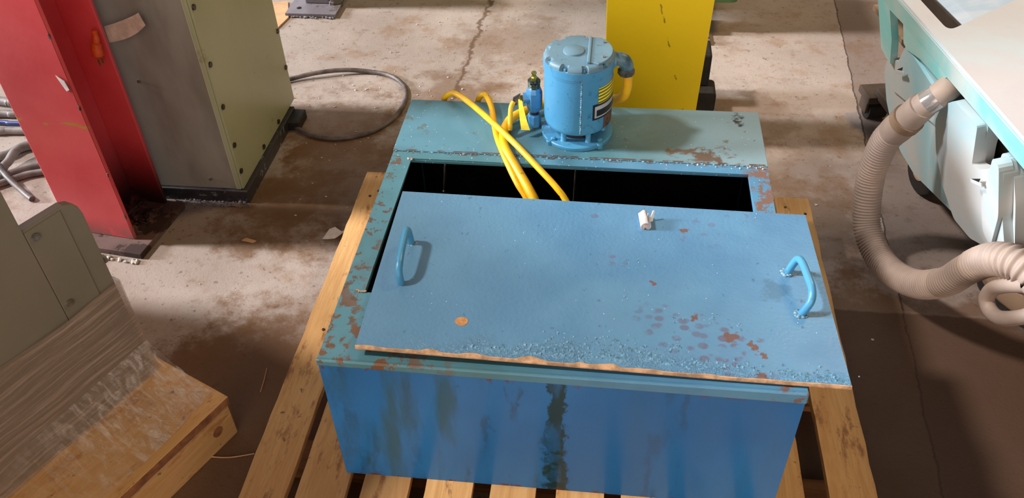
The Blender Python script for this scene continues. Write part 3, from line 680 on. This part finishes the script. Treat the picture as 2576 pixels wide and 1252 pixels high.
for x in (-.7, .75):
    for y in (-.32, .4): build('foot', mbx(x-.05, x+.05, y-.04, y+.04, 0, .06), 'dark', Bm)

# ------------------------------------------------------------------ far post foot and cardboard
Fp = thing('post_foot', 'grey steel post foot on a drilled base plate at the far top of the floor', 'post', (-.76, 2.36, 0))
to3 = lambda u, v: (u, v, 0.0)
hole = [(-.062+.012*math.cos(a*.524), -.062+.012*math.sin(a*.524)) for a in range(12)]
build('base_plate', plate([(-.108, -.115), (.108, -.115), (.112, .18), (-.104, .18)], [hole], lambda u, v: (u, v, .004), .014, (0, 0, 1)), 'steel', Fp)
build('shim', mbx(-.1, .1, -.11, .17, 0, .004), 'oily', Fp)
build('post', mbx(-.05, .055, -.02, .10, .018, .8), 'steel', Fp, bevel=.006)
build('anchor_bolt', MB().lathe([(.014, .018), (.014, .03), (.007, .03), (.007, .05)], .07, -.02, 6), 'steel', Fp)
mb = MB()
for k in range(26): mb.blob((random.uniform(-.1, .1), -.118+random.uniform(-.006, .004), .006), random.uniform(.003, .006), .4, 1, (1.4, 1, .6))
build('swarf', mb, 'steel', Fp)['kind'] = 'stuff'
mb = MB().prism([(-.99, 2.18, .001), (-.868, 2.14, .001), (-.852, 2.235, .001), (-.90, 2.38, .001), (-1.0, 2.36, .001)], 'z', (0, 0, .006))
solo('cardboard_sheet', mb, 'card', 'tan cardboard scrap on the floor beside the drilled post plate', 'cardboard', (-.92, 2.25, 0))

# ------------------------------------------------------------------ red steel column
yaw = -.127
RC = thing('red_column', 'heavy red painted steel H column on a rusty base plate', 'column', (-.862, .793, 0), yaw)
HT = 2.6
# web off-centre between two flanges
build('flange', mbx(-.221, 0, 0, .012, .02, HT), 'red', RC, bevel=.003)
build('flange', mbx(-.221, 0, .171, .183, .02, HT), 'red', RC, bevel=.003)
build('web', mbx(-.1165, -.1065, .012, .171, .02, HT), 'red', RC, bevel=.002)
build('base_plate', mbx(-.25, .052, -.055, .19, 0, .020), 'redbase', RC, bevel=.002)
mb = MB()
for k in range(60):
    mb.blob((random.uniform(-.10, .0), random.uniform(.02, .16), .022), random.uniform(.006, .014), .4, 1, (1.3, 1, .7))
build('rust_scale', mb, 'redbase', RC)['kind'] = 'stuff'
mb = MB()
for k in range(12):
    z = .1+k*.18+random.uniform(-.05, .05); mb.blob((-.001, -.0005, z), .004, .5, 1, (1, .6, 2.5))
build('edge_chip', mb, 'redbase', RC)
build('paint_chip', MB().prism([(-.032, -.001, .565), (-.012, -.001, .55), (-.008, -.001, .525), (-.018, -.001, .52), (-.026, -.001, .545)], 'y', (0, -.0015, 0)), 'paper', RC)
# tag and orange clip on the rear flange
def rcw(x, y, z):
    ca, sa = math.cos(yaw), math.sin(yaw); dx, dy = x+.862, y-.793
    return (dx*ca+dy*sa, -dx*sa+dy*ca, z)
rows = []
for k in range(9):
    t = k/8
    rows.append([(-.842+.104*t-.006*(1-t), .992+.004*math.sin(t*3), .600+.006*t+.035*t**2.2+.006*math.sin(t*3)), (-.842+.104*t+.014*(t-.2), .986+.008*math.sin(t*3), .556+.008*t+.045*t**2.2)])
solo('paper_tag', MB().grid(rows), plain('soiled_paper_tag', c(206, 180, 164), .7, 0, .12, 30), 'soiled paper tag sticking out from the edge of the red column', 'tag', (-.838, .985, .55), solid=.0012)
Oc = thing('orange_plug', 'orange two-prong plug hanging on the edge of the red column', 'plug', (-.850, .932, .556))
build('plug_body', MB().tube(spline([(.006, .008, .06), (.004, .006, .035), (.0, .0, .015), (-.001, -.004, -.008)], 5), [.007]*4+[.009]*4+[.014]*4+[.015]*4, 10), 'orange', Oc, smooth=True)
for y in (-.012, .004): build('prong', mbx(-.001, .001, y-.002, y+.003, -.034, -.006), 'brass', Oc)

# ------------------------------------------------------------------ grey and olive machine cabinet
GB = thing('machine_cabinet', 'tall machine cabinet with grey front and olive screwed side, behind the red column', 'cabinet', (-.85, 1.28, 0))
gb = lambda *a: shift(mbx(*a), (-.85, 1.28, 0))
build('plinth', gb(-1.12, -.592, 1.012, 1.50, 0, .045), 'oily', GB, bevel=.003)
build('grey_front', gb(-1.13, -.625, 1.022, 1.55, .045, 1.5), 'gray', GB, bevel=.003)
build('corner_strip', gb(-.626, -.612, 1.018, 1.548, .047, 1.5), 'olive', GB, bevel=.002)
build('side_panel', gb(-.613, -.606, 1.024, 1.545, .046, 1.5), 'olive', GB, bevel=.0015)
for y, z in ((1.036, .64), (1.036, .47), (1.038, .332), (1.04, .198), (1.036, .106), (1.53, .315), (1.53, .18), (1.372, .064), (1.222, .066), (1.53, .46)):
    m = MB().tube([(-.606, y, z), (-.6015, y, z)], .0085, 8); build('panel_screw', shift(m, (-.85, 1.28, 0)), 'screw', GB)
build('front_screw', shift(MB().tube([(-.702, 1.022, .081), (-.702, 1.018, .081)], .006, 8), (-.85, 1.28, 0)), 'screw_l', GB)
build('front_screw', shift(MB().tube([(-.822, 1.022, .417), (-.822, 1.018, .417)], .006, 8), (-.85, 1.28, 0)), 'screw_l', GB)
mb = MB()
for k in range(90): mb.blob((random.uniform(-.84, -.585), random.uniform(.985, 1.012), random.uniform(.002, .006)), random.uniform(.0015, .004), .4, 1, (1.3, 1, .8))
o = solo('metal_swarf', mb, 'steel', 'oily metal chips along the plinth of the grey machine cabinet', 'swarf', (-.7, 1.0, 0)); o['kind'] = 'stuff'
solo('floor_block', mbx(-.60, -.553, 1.415, 1.50, 0, .035), 'dark', 'small dark block on the floor at the rear corner of the olive cabinet side', 'block', (-.575, 1.46, 0), bevel=.004)

# ------------------------------------------------------------------ cables on the floor
cz = .0085
solo('looped_cable', MB().tube(spline([(-.80, 1.66, cz), (-.681, 1.737, .012), (-.585, 1.775, .02), (-.492, 1.802, .018), (-.40, 1.812, cz), (-.315, 1.786, cz), (-.255, 1.725, cz), (-.229, 1.64, cz), (-.232, 1.545, cz), (-.262, 1.466, cz), (-.318, 1.405, cz), (-.407, 1.368, cz), (-.50, 1.382, cz), (-.565, 1.42, cz), (-.585, 1.445, .016)], 8), .0085, 10), 'cable_d',
     'dark grey cable looping on the floor between the cabinet and the tank', 'cable', (-.4, 1.6, 0), smooth=True)
runs = [([(-2.1, 1.56, .018), (-1.70, 1.50, .018), (-1.62, 1.50, .018), (-1.2, 1.60, .018)], .016, 'cable', 'grey cable passing behind the red column, farthest of the bundle'),
        ([(-2.0, 1.40, .014), (-1.66, 1.425, .014), (-1.58, 1.43, .014), (-1.2, 1.50, .014)], .014, 'cable', 'grey cable running just nearer than the farthest one'),
        ([(-2.0, 1.37, .012), (-1.64, 1.375, .012), (-1.56, 1.372, .012), (-1.15, 1.40, .012)], .008, 'cable_b', 'blue cable among the grey cables behind the red column'),
        ([(-2.0, 1.27, .014), (-1.62, 1.315, .014), (-1.54, 1.325, .014), (-1.15, 1.34, .014)], .014, 'cable', 'grey cable directly in front of the blue cable'),
        ([(-1.9, 1.10, .015), (-1.53, 1.165, .015), (-1.45, 1.235, .015), (-1.2, 1.33, .015)], .015, 'cable', 'pale grey cable slanting up beside the red column'),
        ([(-1.75, .93, .015), (-1.49, 1.07, .015), (-1.455, 1.12, .026), (-1.42, 1.20, .045), (-1.2, 1.30, .02)], .014, 'cable', 'grey cable bending over the crossing of the bundle'),
        ([(-1.7, .84, .013), (-1.44, 1.07, .013), (-1.35, 1.14, .013), (-1.1, 1.25, .013)], .013, 'cable', 'nearest pale cable of the bundle by the red column'),
        ([(-1.64, .84, .013), (-1.42, 1.04, .013), (-1.33, 1.10, .013), (-1.1, 1.16, .013)], .011, 'cable', 'thin pale cable alongside the nearest one of the bundle'),
        ([(-1.47, 1.10, .036), (-1.40, 1.04, .030), (-1.33, .995, .012), (-1.285, .965, .010)], .010, 'cable_d', 'short dark cable end poking out from the bundle')]
for pts, r, m, lab in runs:
    solo('floor_cable', MB().tube(spline(pts, 8), r, 10), m, lab, 'cable', (pts[1][0], pts[1][1], 0), 'cables on the floor left of the red column', smooth=True)

# ------------------------------------------------------------------ wrapped enclosure on its own skid (left foreground)
LY = math.radians(-25); LOc = (-.518, .230, 0)
SK = thing('shipping_skid', 'pine plywood skid under the film-wrapped grey enclosure, left foreground', 'skid', LOc, LY)
build('plywood_top', mbx(-1.0, .205, -1.1, .030, .108, .130), 'woodL', SK, bevel=.002)
build('top_edge', mbx(.2052, .2070, -1.1, .028, .109, .129), 'plyE', SK)
build('side_board', mbx(.160, .200, -1.1, .026, 0, .108), 'woodL', SK, bevel=.003)
build('back_board', mbx(-1.0, .160, -.015, .022, 0, .108), 'woodL', SK, bevel=.003)
build('side_board', mbx(-.98, -.94, -1.1, -.015, 0, .108), 'woodL', SK, bevel=.003)
build('knot', MB().tube([(.1995, -.022, .055), (.2008, -.022, .055)], .014, 10), 'plyE', SK)
E_ = thing('electrical_enclosure', 'grey-green steel enclosure with a stepped top, half wrapped in clear film', 'enclosure', (-.518, .230, .130), LY)
prof = rnd_poly([(-.122, 0), (-.0005, 0), (-.0005, .492), (-.028, .512), (-.122, .512)], .014)
prof = [(-.121, 0), (0, 0), (0, .470), (-.004, .49), (-.014, .503), (-.030, .510), (-.121, .512)]
mb = MB().prism([(-.022, p[0], p[1]) for p in prof], 'x', (.022, 0, 0)); build('low_side_plate', mb, 'encl', E_, bevel=.0025)
build('tall_housing', mbx(-.95, .0, -1.05, -.123, 0, .82), 'encl', E_, bevel=.003)
build('cover_panel', mbx(-.001, .0022, -.118, -.040, .02, .505), 'encl', E_, bevel=.001)
build('cover_panel', mbx(-.001, .0022, -.60, -.1195, .02, .80), 'encl', E_, bevel=.001)
for y, z in ((-.104, .487), (-.104, .312)):
    build('cover_screw', MB().tube([(.002, y, z), (.006, y, z)], .0085, 12), 'screw_l', E_)
build('edge_screw', MB().tube([(-.006, .0, .345), (-.006, .005, .345)], .010, 10), 'screw_l', E_)
# stretch film
random.seed(3)
Fm = thing('stretch_film', 'clear streaky stretch film wound round the grey enclosure and skid', 'plastic film', (-.518, .230, .130), LY)
rows = []
for i in range(15):
    z = .002+.285*i/14; row = []
    for k in range(40):
        y = .006-.95*k/39; row.append((.0075+random.uniform(-.001, .001)+.002*math.sin(y*30+z*20), y, z+.004*math.sin(y*11)))
    rows.append(row)
build('side_wrap', MB().grid(rows), 'film', Fm, smooth='all')
rows = []
for i in range(8):
    z = .002+.285*i/7; rows.append([(.0075-.034*k/12, .008+random.uniform(-.001, .001), z) for k in range(13)])
build('back_wrap', MB().grid(rows), 'film', Fm, smooth='all')
rows = []
nS = 30; mS = 16
for k in range(nS):
    t = k/(nS-1); y = .022-.62*t; row = []
    for i in range(mS):
        s = i/(mS-1)
        x0, z0, y0 = .009, .10*(1-.35*t), min(y, .006)
        x1, z1 = .150+.035*math.sin(t*3+.5), .004
        zz = z0*(1-s)**1.7+z1+.005*random.random()*(1-s)*s*4
        row.append((x0+(x1-x0)*s, y0+(y-y0)*s, zz+.0035*abs(math.sin(k*1.9+i*.6))*s*(1-s)*4))
    rows.append(row)
build('corner_skirt', MB().grid(rows), 'film2', Fm, smooth='all')

# ------------------------------------------------------------------ floor scrubber (right)
SY = math.atan2(.165, .986)
SC = thing('floor_scrubber', 'big dusty teal floor scrubbing machine with tanks, at the right edge', 'floor scrubber', (1.22, 1.24, 0), SY)
kk = .1/.34
def inc(y, z, off=0.0):                      # point of the leaning side wall
    x = (.59-z)*kk; return (x+off, y, z)
inn = Vector((1, 0, kk)).normalized()
# upper tank: rim band + top
band = [(.31, .650), (.31, .60), (.085, .59), (.075, .43), (.01, .415), (-.008, .50), (-.0, .585), (-.091, .590), (-.091, .535), (-.115, .528), (-.20, .548), (-.31, .552), (-.350, .586), (-.54, .588), (-.65, .586), (-1.0, .583), (-1.0, .650)]
band = [(-1.15, .583) if p == (-1.0, .583) else ((-1.15, .650) if p == (-1.0, .650) else p) for p in band]
mb = MB(); pts = [(p[0], p[1]) for p in band]
build('upper_tank_rim', plate(pts, [], lambda u, v: ((.59-v)*kk if v < .59 else -(v-.59)*.35, u, v), .020, (1, 0, 0)), 'scr_band', SC, bevel=.004, seg=3)
hole = rnd_poly([(.022, .22), (.022, -.262), (.50, .03), (.50, .22)], .030, 5)
build('deck_top', plate(rnd_poly([(-.020, .30), (.80, .30), (.80, -1.17), (-.020, -1.17)], .03), [hole], lambda u, v: (u, v, .644), .014, (0, 0, 1)), 'scr_top', SC, bevel=.005, seg=3)
# inside of the opening: pale blue slanted tank wall and dark well
rows = [[(.20, .30, .40), (.10, -.20, .40)], [(.40, .30, .642), (.34, -.12, .642)]]
build('well_side', MB().grid([[(.175, .29, .40), (.190, -.20, .40)], [(.180, .29, .545), (.194, -.20, .545)]]), 'scr_dark', SC, solid=.006)  # shade at the left of the well put into this dark strip
mb = MB().grid([[(.184, .29, .546), (.198, -.20, .546)], [(.21, .29, .56), (.225, -.20, .56)], [(.52, .29, .636), (.52, -.20, .636)]])
build('tank_well', mb, 'scr_blue', SC, solid=.006)
build('well_floor', mbx(.10, .30, -.30, .29, .44, .455), 'scr_frame', SC)
mb = MB().blob((.165, -.05, .475), .04, .05, 2, (.8, 1.3, .6)); build('filter_float', mb, 'scr_frame', SC, smooth='all')
# lower tank side wall with recesses
out = [(.060, .400), (.088, .350), (.080, .250), (.040, .175), (-.020, .135), (-.124, .126), (-.338, .180), (-.520, .226), (-.690, .300), (-.672, .46), (-.655, .530), (-.625, .560), (-.600, .545), (-.585, .470), (-.555, .455), (-.505, .440), (-.515, .50), (-.535, .565), (-.520, .575), (-.44, .565), (-.425, .52), (-.395, .48), (-.375, .50), (-.30, .545), (-.115, .545), (-.10, .50), (-.06, .455), (.02, .425)]
holes = []
def wall3(u, v):
    b = .0
    return ((.59-v)*kk+.012+b, u, v)
build('lower_tank_wall', plate(rnd_poly(out, .012, 3), holes, wall3, .03, (1, 0, .2)), 'scr_body', SC, bevel=.009, seg=3)
# raised front rib and swelling panel
rib = [(-.652, .550), (-.625, .555), (-.585, .40), (-.60, .32), (-.640, .31), (-.665, .42)]
build('wall_rib', plate(rnd_poly(rib, .015, 3), [], lambda u, v: ((.59-v)*kk-.020, u, v), .03, (1, 0, .2)), 'scr_body', SC, bevel=.009, seg=3)
rib = [(-.10, .535), (-.32, .50), (-.38, .47), (-.40, .43), (-.30, .41), (-.06, .35), (.02, .33), (-.02, .42)]
build('wall_step', plate(rnd_poly(rib, .02, 3), [], lambda u, v: ((.59-v)*kk+.003, u, v), .02, (1, 0, .2)), 'scr_body', SC, bevel=.008, seg=3)
bul = [(-.415, .562), (-.53, .570), (-.512, .448), (-.555, .468), (-.600, .505), (-.636, .560), (-.655, .535), (-.662, .42), (-.690, .318), (-.52, .228), (-.43, .215), (-.36, .27), (-.318, .35), (-.312, .44), (-.35, .51)]
build('wall_bulge', plate(rnd_poly(bul, .012, 4), [], lambda u, v: ((.59-v)*kk-.010, u, v), .03, (1, 0, .2)), 'scr_body', SC, bevel=.012, seg=3)
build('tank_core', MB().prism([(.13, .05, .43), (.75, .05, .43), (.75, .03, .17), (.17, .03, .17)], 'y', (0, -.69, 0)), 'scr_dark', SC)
build('front_face', MB().prism([(.04, -.645, .575), (.78, -.645, .575), (.78, -.645, .20), (.14, -.645, .20)], 'y', (0, -.02, 0)), 'scr_dark', SC)  # shaded front, its darkness put into the colour
build('shade_backing', MB().prism([(.062, .05, .60), (.072, .05, .60), (.165, .05, .25), (.155, .05, .25)], 'y', (0, -.70, 0)), 'scr_dark', SC)  # added dark sheet that holds the shade of the wall recesses
# latches
def latch(y, z):
    k_ = -.022 if y < -.3 else -.002
    m = MB().prism([inc(y+.022, z-.014, -.006+k_), inc(y-.026, z+.010, -.006+k_), inc(y-.030, z+.002, -.006+k_), inc(y+.018, z-.022, -.006+k_)], 'x', (-.004, 0, 0))
    l_ = build('latch', m, 'scr_top', SC, bevel=.001)
    m = MB().prism([inc(y+.020, z-.012, -.008+k_), inc(y-.022, z+.020, -.008+k_), inc(y-.016, z+.006, -.008+k_)], 'x', (-.001, 0, 0))
    build('latch_slot', m, 'black', l_)
latch(-.088, .455); latch(-.575, .455)
# wheels
def wheel(name, x, y, r, wdt, par, tm='black'):
    tw = build(name, MB().tube([(x, y, r), (x+.004, y, r), (x+wdt-.004, y, r), (x+wdt, y, r)], [r*.93, r, r, r*.93], 32), tm, par, smooth=True)
    build('wheel_hub', MB().tube([(x-.004, y, r), (x+wdt*.5, y, r)], r*.5, 20), 'scr_frame', tw, smooth=True)
wheel('wheel', .215, -.035, .085, .05, SC)
wheel('wheel', .62, -.035, .085, .05, SC)
cs = build('caster_fork', MB().box(.19, .29, .33, .42, .075, .10).box(.195, .205, .345, .40, .03, .08).box(.275, .285, .345, .40, .03, .08), 'scr_dark', SC, bevel=.003)
build('caster_wheel', MB().tube([(.21, .372, .035), (.27, .372, .035)], .035, 20), 'black', cs)
build('caster_arm', mbx(.22, .27, .05, .36, .09, .12), 'scr_dark', SC, bevel=.004)
# brush housing and squeegee under the machine
build('brush_housing', MB().lathe([(.19, .035), (.20, .05), (.20, .10), (.15, .14), (.05, .15)], .40, -.50, 40), 'scr_frame', SC, smooth=True)
build('brush', MB().lathe([(.185, .0), (.185, .036)], .40, -.50, 32), 'black', SC, smooth=True)
build('axle_box', mbx(.26, .70, -.25, .02, .12, .20), 'scr_frame', SC, bevel=.01)
build('chassis', mbx(.20, .74, -.62, .04, .15, .18), 'scr_dark', SC, bevel=.004)
# waste hose
def SL(p):
    ca, sa = math.cos(SY), math.sin(SY); dx, dy = p[0]-1.22, p[1]-1.24; return (dx*ca+dy*sa, -dx*sa+dy*ca, p[2])
pipe = spline([(.17, -.235, .590), (.12, -.276, .584), (.07, -.311, .572), (.03, -.338, .558), (.0, -.350, .539), (-.02, -.345, .516), (-.030, -.338, .498)], 8)
hp = build('pipe_elbow', MB().tube(pipe, .031, 22), 'scr_hose', SC, smooth=True)
build('wiped_patch', MB().tube(pipe[-15:-7], .0313, 22, caps=False), 'chrome', hp, smooth=True)
a, b = (-.028, -.341, .505), (-.037, -.316, .455); bq = (-.040, -.306, .435); cq = (-.046, -.282, .392)
build('hose_cuff', MB().tube([a, Vector(a).lerp(Vector(b), .5), b], [.0345, .0355, .0355], 26), 'scr_hose', SC, smooth=True)
build('cuff_ring', MB().tube([b, bq], .0405, 26), 'scr_frame', SC, smooth=True)
build('hose_cuff', MB().tube([bq, Vector(bq).lerp(Vector(cq), .6), cq], [.038, .039, .038], 26), 'scr_hose', SC, smooth=True)
path = [(-.046, -.282, .392), (-.050, -.263, .350), (-.052, -.254, .287), (-.053, -.256, .216), (-.050, -.299, .105), (-.040, -.379, .060), (-.030, -.471, .071), (-.020, -.564, .122), (-.010, -.643, .206), (-.005, -.682, .278), (0, -.718, .338), (0, -.764, .386), (.010, -.800, .405), (.03, -.831, .402), (.065, -.845, .375), (.13, -.80, .32), (.19, -.70, .27), (.22, -.62, .25)]
P0 = spline(path, 70)
# resample evenly, then corrugate; the stretch at the front is coarser and deeper
ds = .0011; out_p = [P0[0]]; acc = 0; arc = [0]
for q in P0[1:]:
    acc += (q-out_p[-1]).length if False else 0
    if (q-out_p[-1]).length >= ds: arc.append(arc[-1]+(q-out_p[-1]).length); out_p.append(q)
Rr = []; ph = 0; tot = arc[-1]
for i, s_ in enumerate(arc):
    t = s_/tot; fine = t < .60
    blend = min(1, max(0, (t-.58)/.12))
    pitch = .0092*(1-blend)+.0138*blend; amp = .0017*(1-blend)+.0034*blend
    if .50 < t < .60: amp *= .25
    if i: ph += (s_-arc[i-1])/pitch*2*math.pi
    Rr.append(.0355+amp*math.sin(ph))
build('drain_hose', MB().tube(out_p, Rr, 26), 'scr_hose', SC, smooth='all')
# lift handle: a rounded ring of bent tube under the hose
rp = [(.01, -.85, .392), (0, -.815, .358), (-.002, -.784, .318), (-.002, -.778, .282), (0, -.803, .268), (0, -.841, .285), (.01, -.886, .337), (.02, -.888, .362), (.02, -.870, .386)]
rp = spline(rp+[rp[0]], 8)
build('lift_handle', MB().tube(rp, .0165, 16, caps=False), 'scr_hose', SC, smooth=True)
build('handle_bracket', MB().tube([(.02, -.83, .37), (.10, -.72, .35)], .022, 14), 'scr_hose', SC, smooth=True)
build('handle_link', MB().tube([(.02, -.88, .35), (.12, -.80, .30), (.20, -.64, .25)], .014, 12), 'scr_frame', SC, smooth=True)

# ------------------------------------------------------------------ litter
mb = MB(); pts = [(-.315, .868, .001), (-.300, .905, .012), (-.268, .912, .001), (-.255, .885, .013), (-.262, .868, .003), (-.29, .862, .008)]
mb.grid([[(-.318, .862, .002), (-.306, .898, .010)], [(-.300, .856, .008), (-.288, .900, .018)], [(-.283, .868, .001), (-.270, .898, .004)], [(-.266, .874, .012), (-.252, .902, .010)]])
solo('paper_scrap', mb, 'paper', 'crumpled white paper scrap on the floor left of the pallet', 'paper', (-.29, .88, 0), solid=.0012)
mb = MB().prism([(-.556, .835, .0005), (-.52, .828, .0005), (-.512, .836, .0005), (-.545, .846, .0005)], 'z', (0, 0, .004))
solo('wood_chip', mb, 'card', 'tiny tan splinter on the floor in front of the grey cabinet', 'wood chip', (-.535, .836, 0))
solo('straw', MB().tube([(-.312, .287, .003), (-.315, .325, .004), (-.321, .363, .003)], .0012, 6), 'card', 'dry straw on the dark floor between the skid and the pallet', 'straw', (-.315, .325, 0))
solo('thin_wire', MB().tube(spline([(-.374, .093, .003), (-.32, .095, .004), (-.267, .111, .003)], 4), .0012, 6), 'card', 'thin pale wire on the dark floor nearer than the straw', 'wire', (-.32, .068, 0))
random.seed(11)
mb = MB()
for k in range(230):
    x, y = random.uniform(-1.2, 1.25), random.uniform(.55, 2.35)
    if random.random() < .4: x, y = random.gauss(-.35, .25), random.gauss(1.6, .3)
    if -.25 < x < 1.1 and y < 1.05: continue
    if -1.15 < x < -.58 and .68 < y < 1.58: continue
    if .45 < x < .82 and 1.38 < y < 1.62: continue
    r = random.choice((.0015, .002, .0025, .0035)); mb.blob((x, y, r*.5), r, .4, 1, (1.3, 1, .6))
o = solo('floor_grit', mb, 'bright', 'scattered pale grit and metal crumbs over the concrete floor', 'grit', (0, 1.5, 0)); o['kind'] = 'stuff'
mb = MB()
for k in range(28):
    x = random.uniform(-1.0, -.82); mb.blob((x, .722+random.uniform(-.008, .006)+(-.862-x)*.12, .004), random.uniform(.003, .007), .4, 1, (1, 1, .6))
o = solo('rubble_line', mb, 'bright', 'pale crumbs along the front of the red column base plate', 'rubble', (-.9, .73, 0)); o['kind'] = 'stuff'
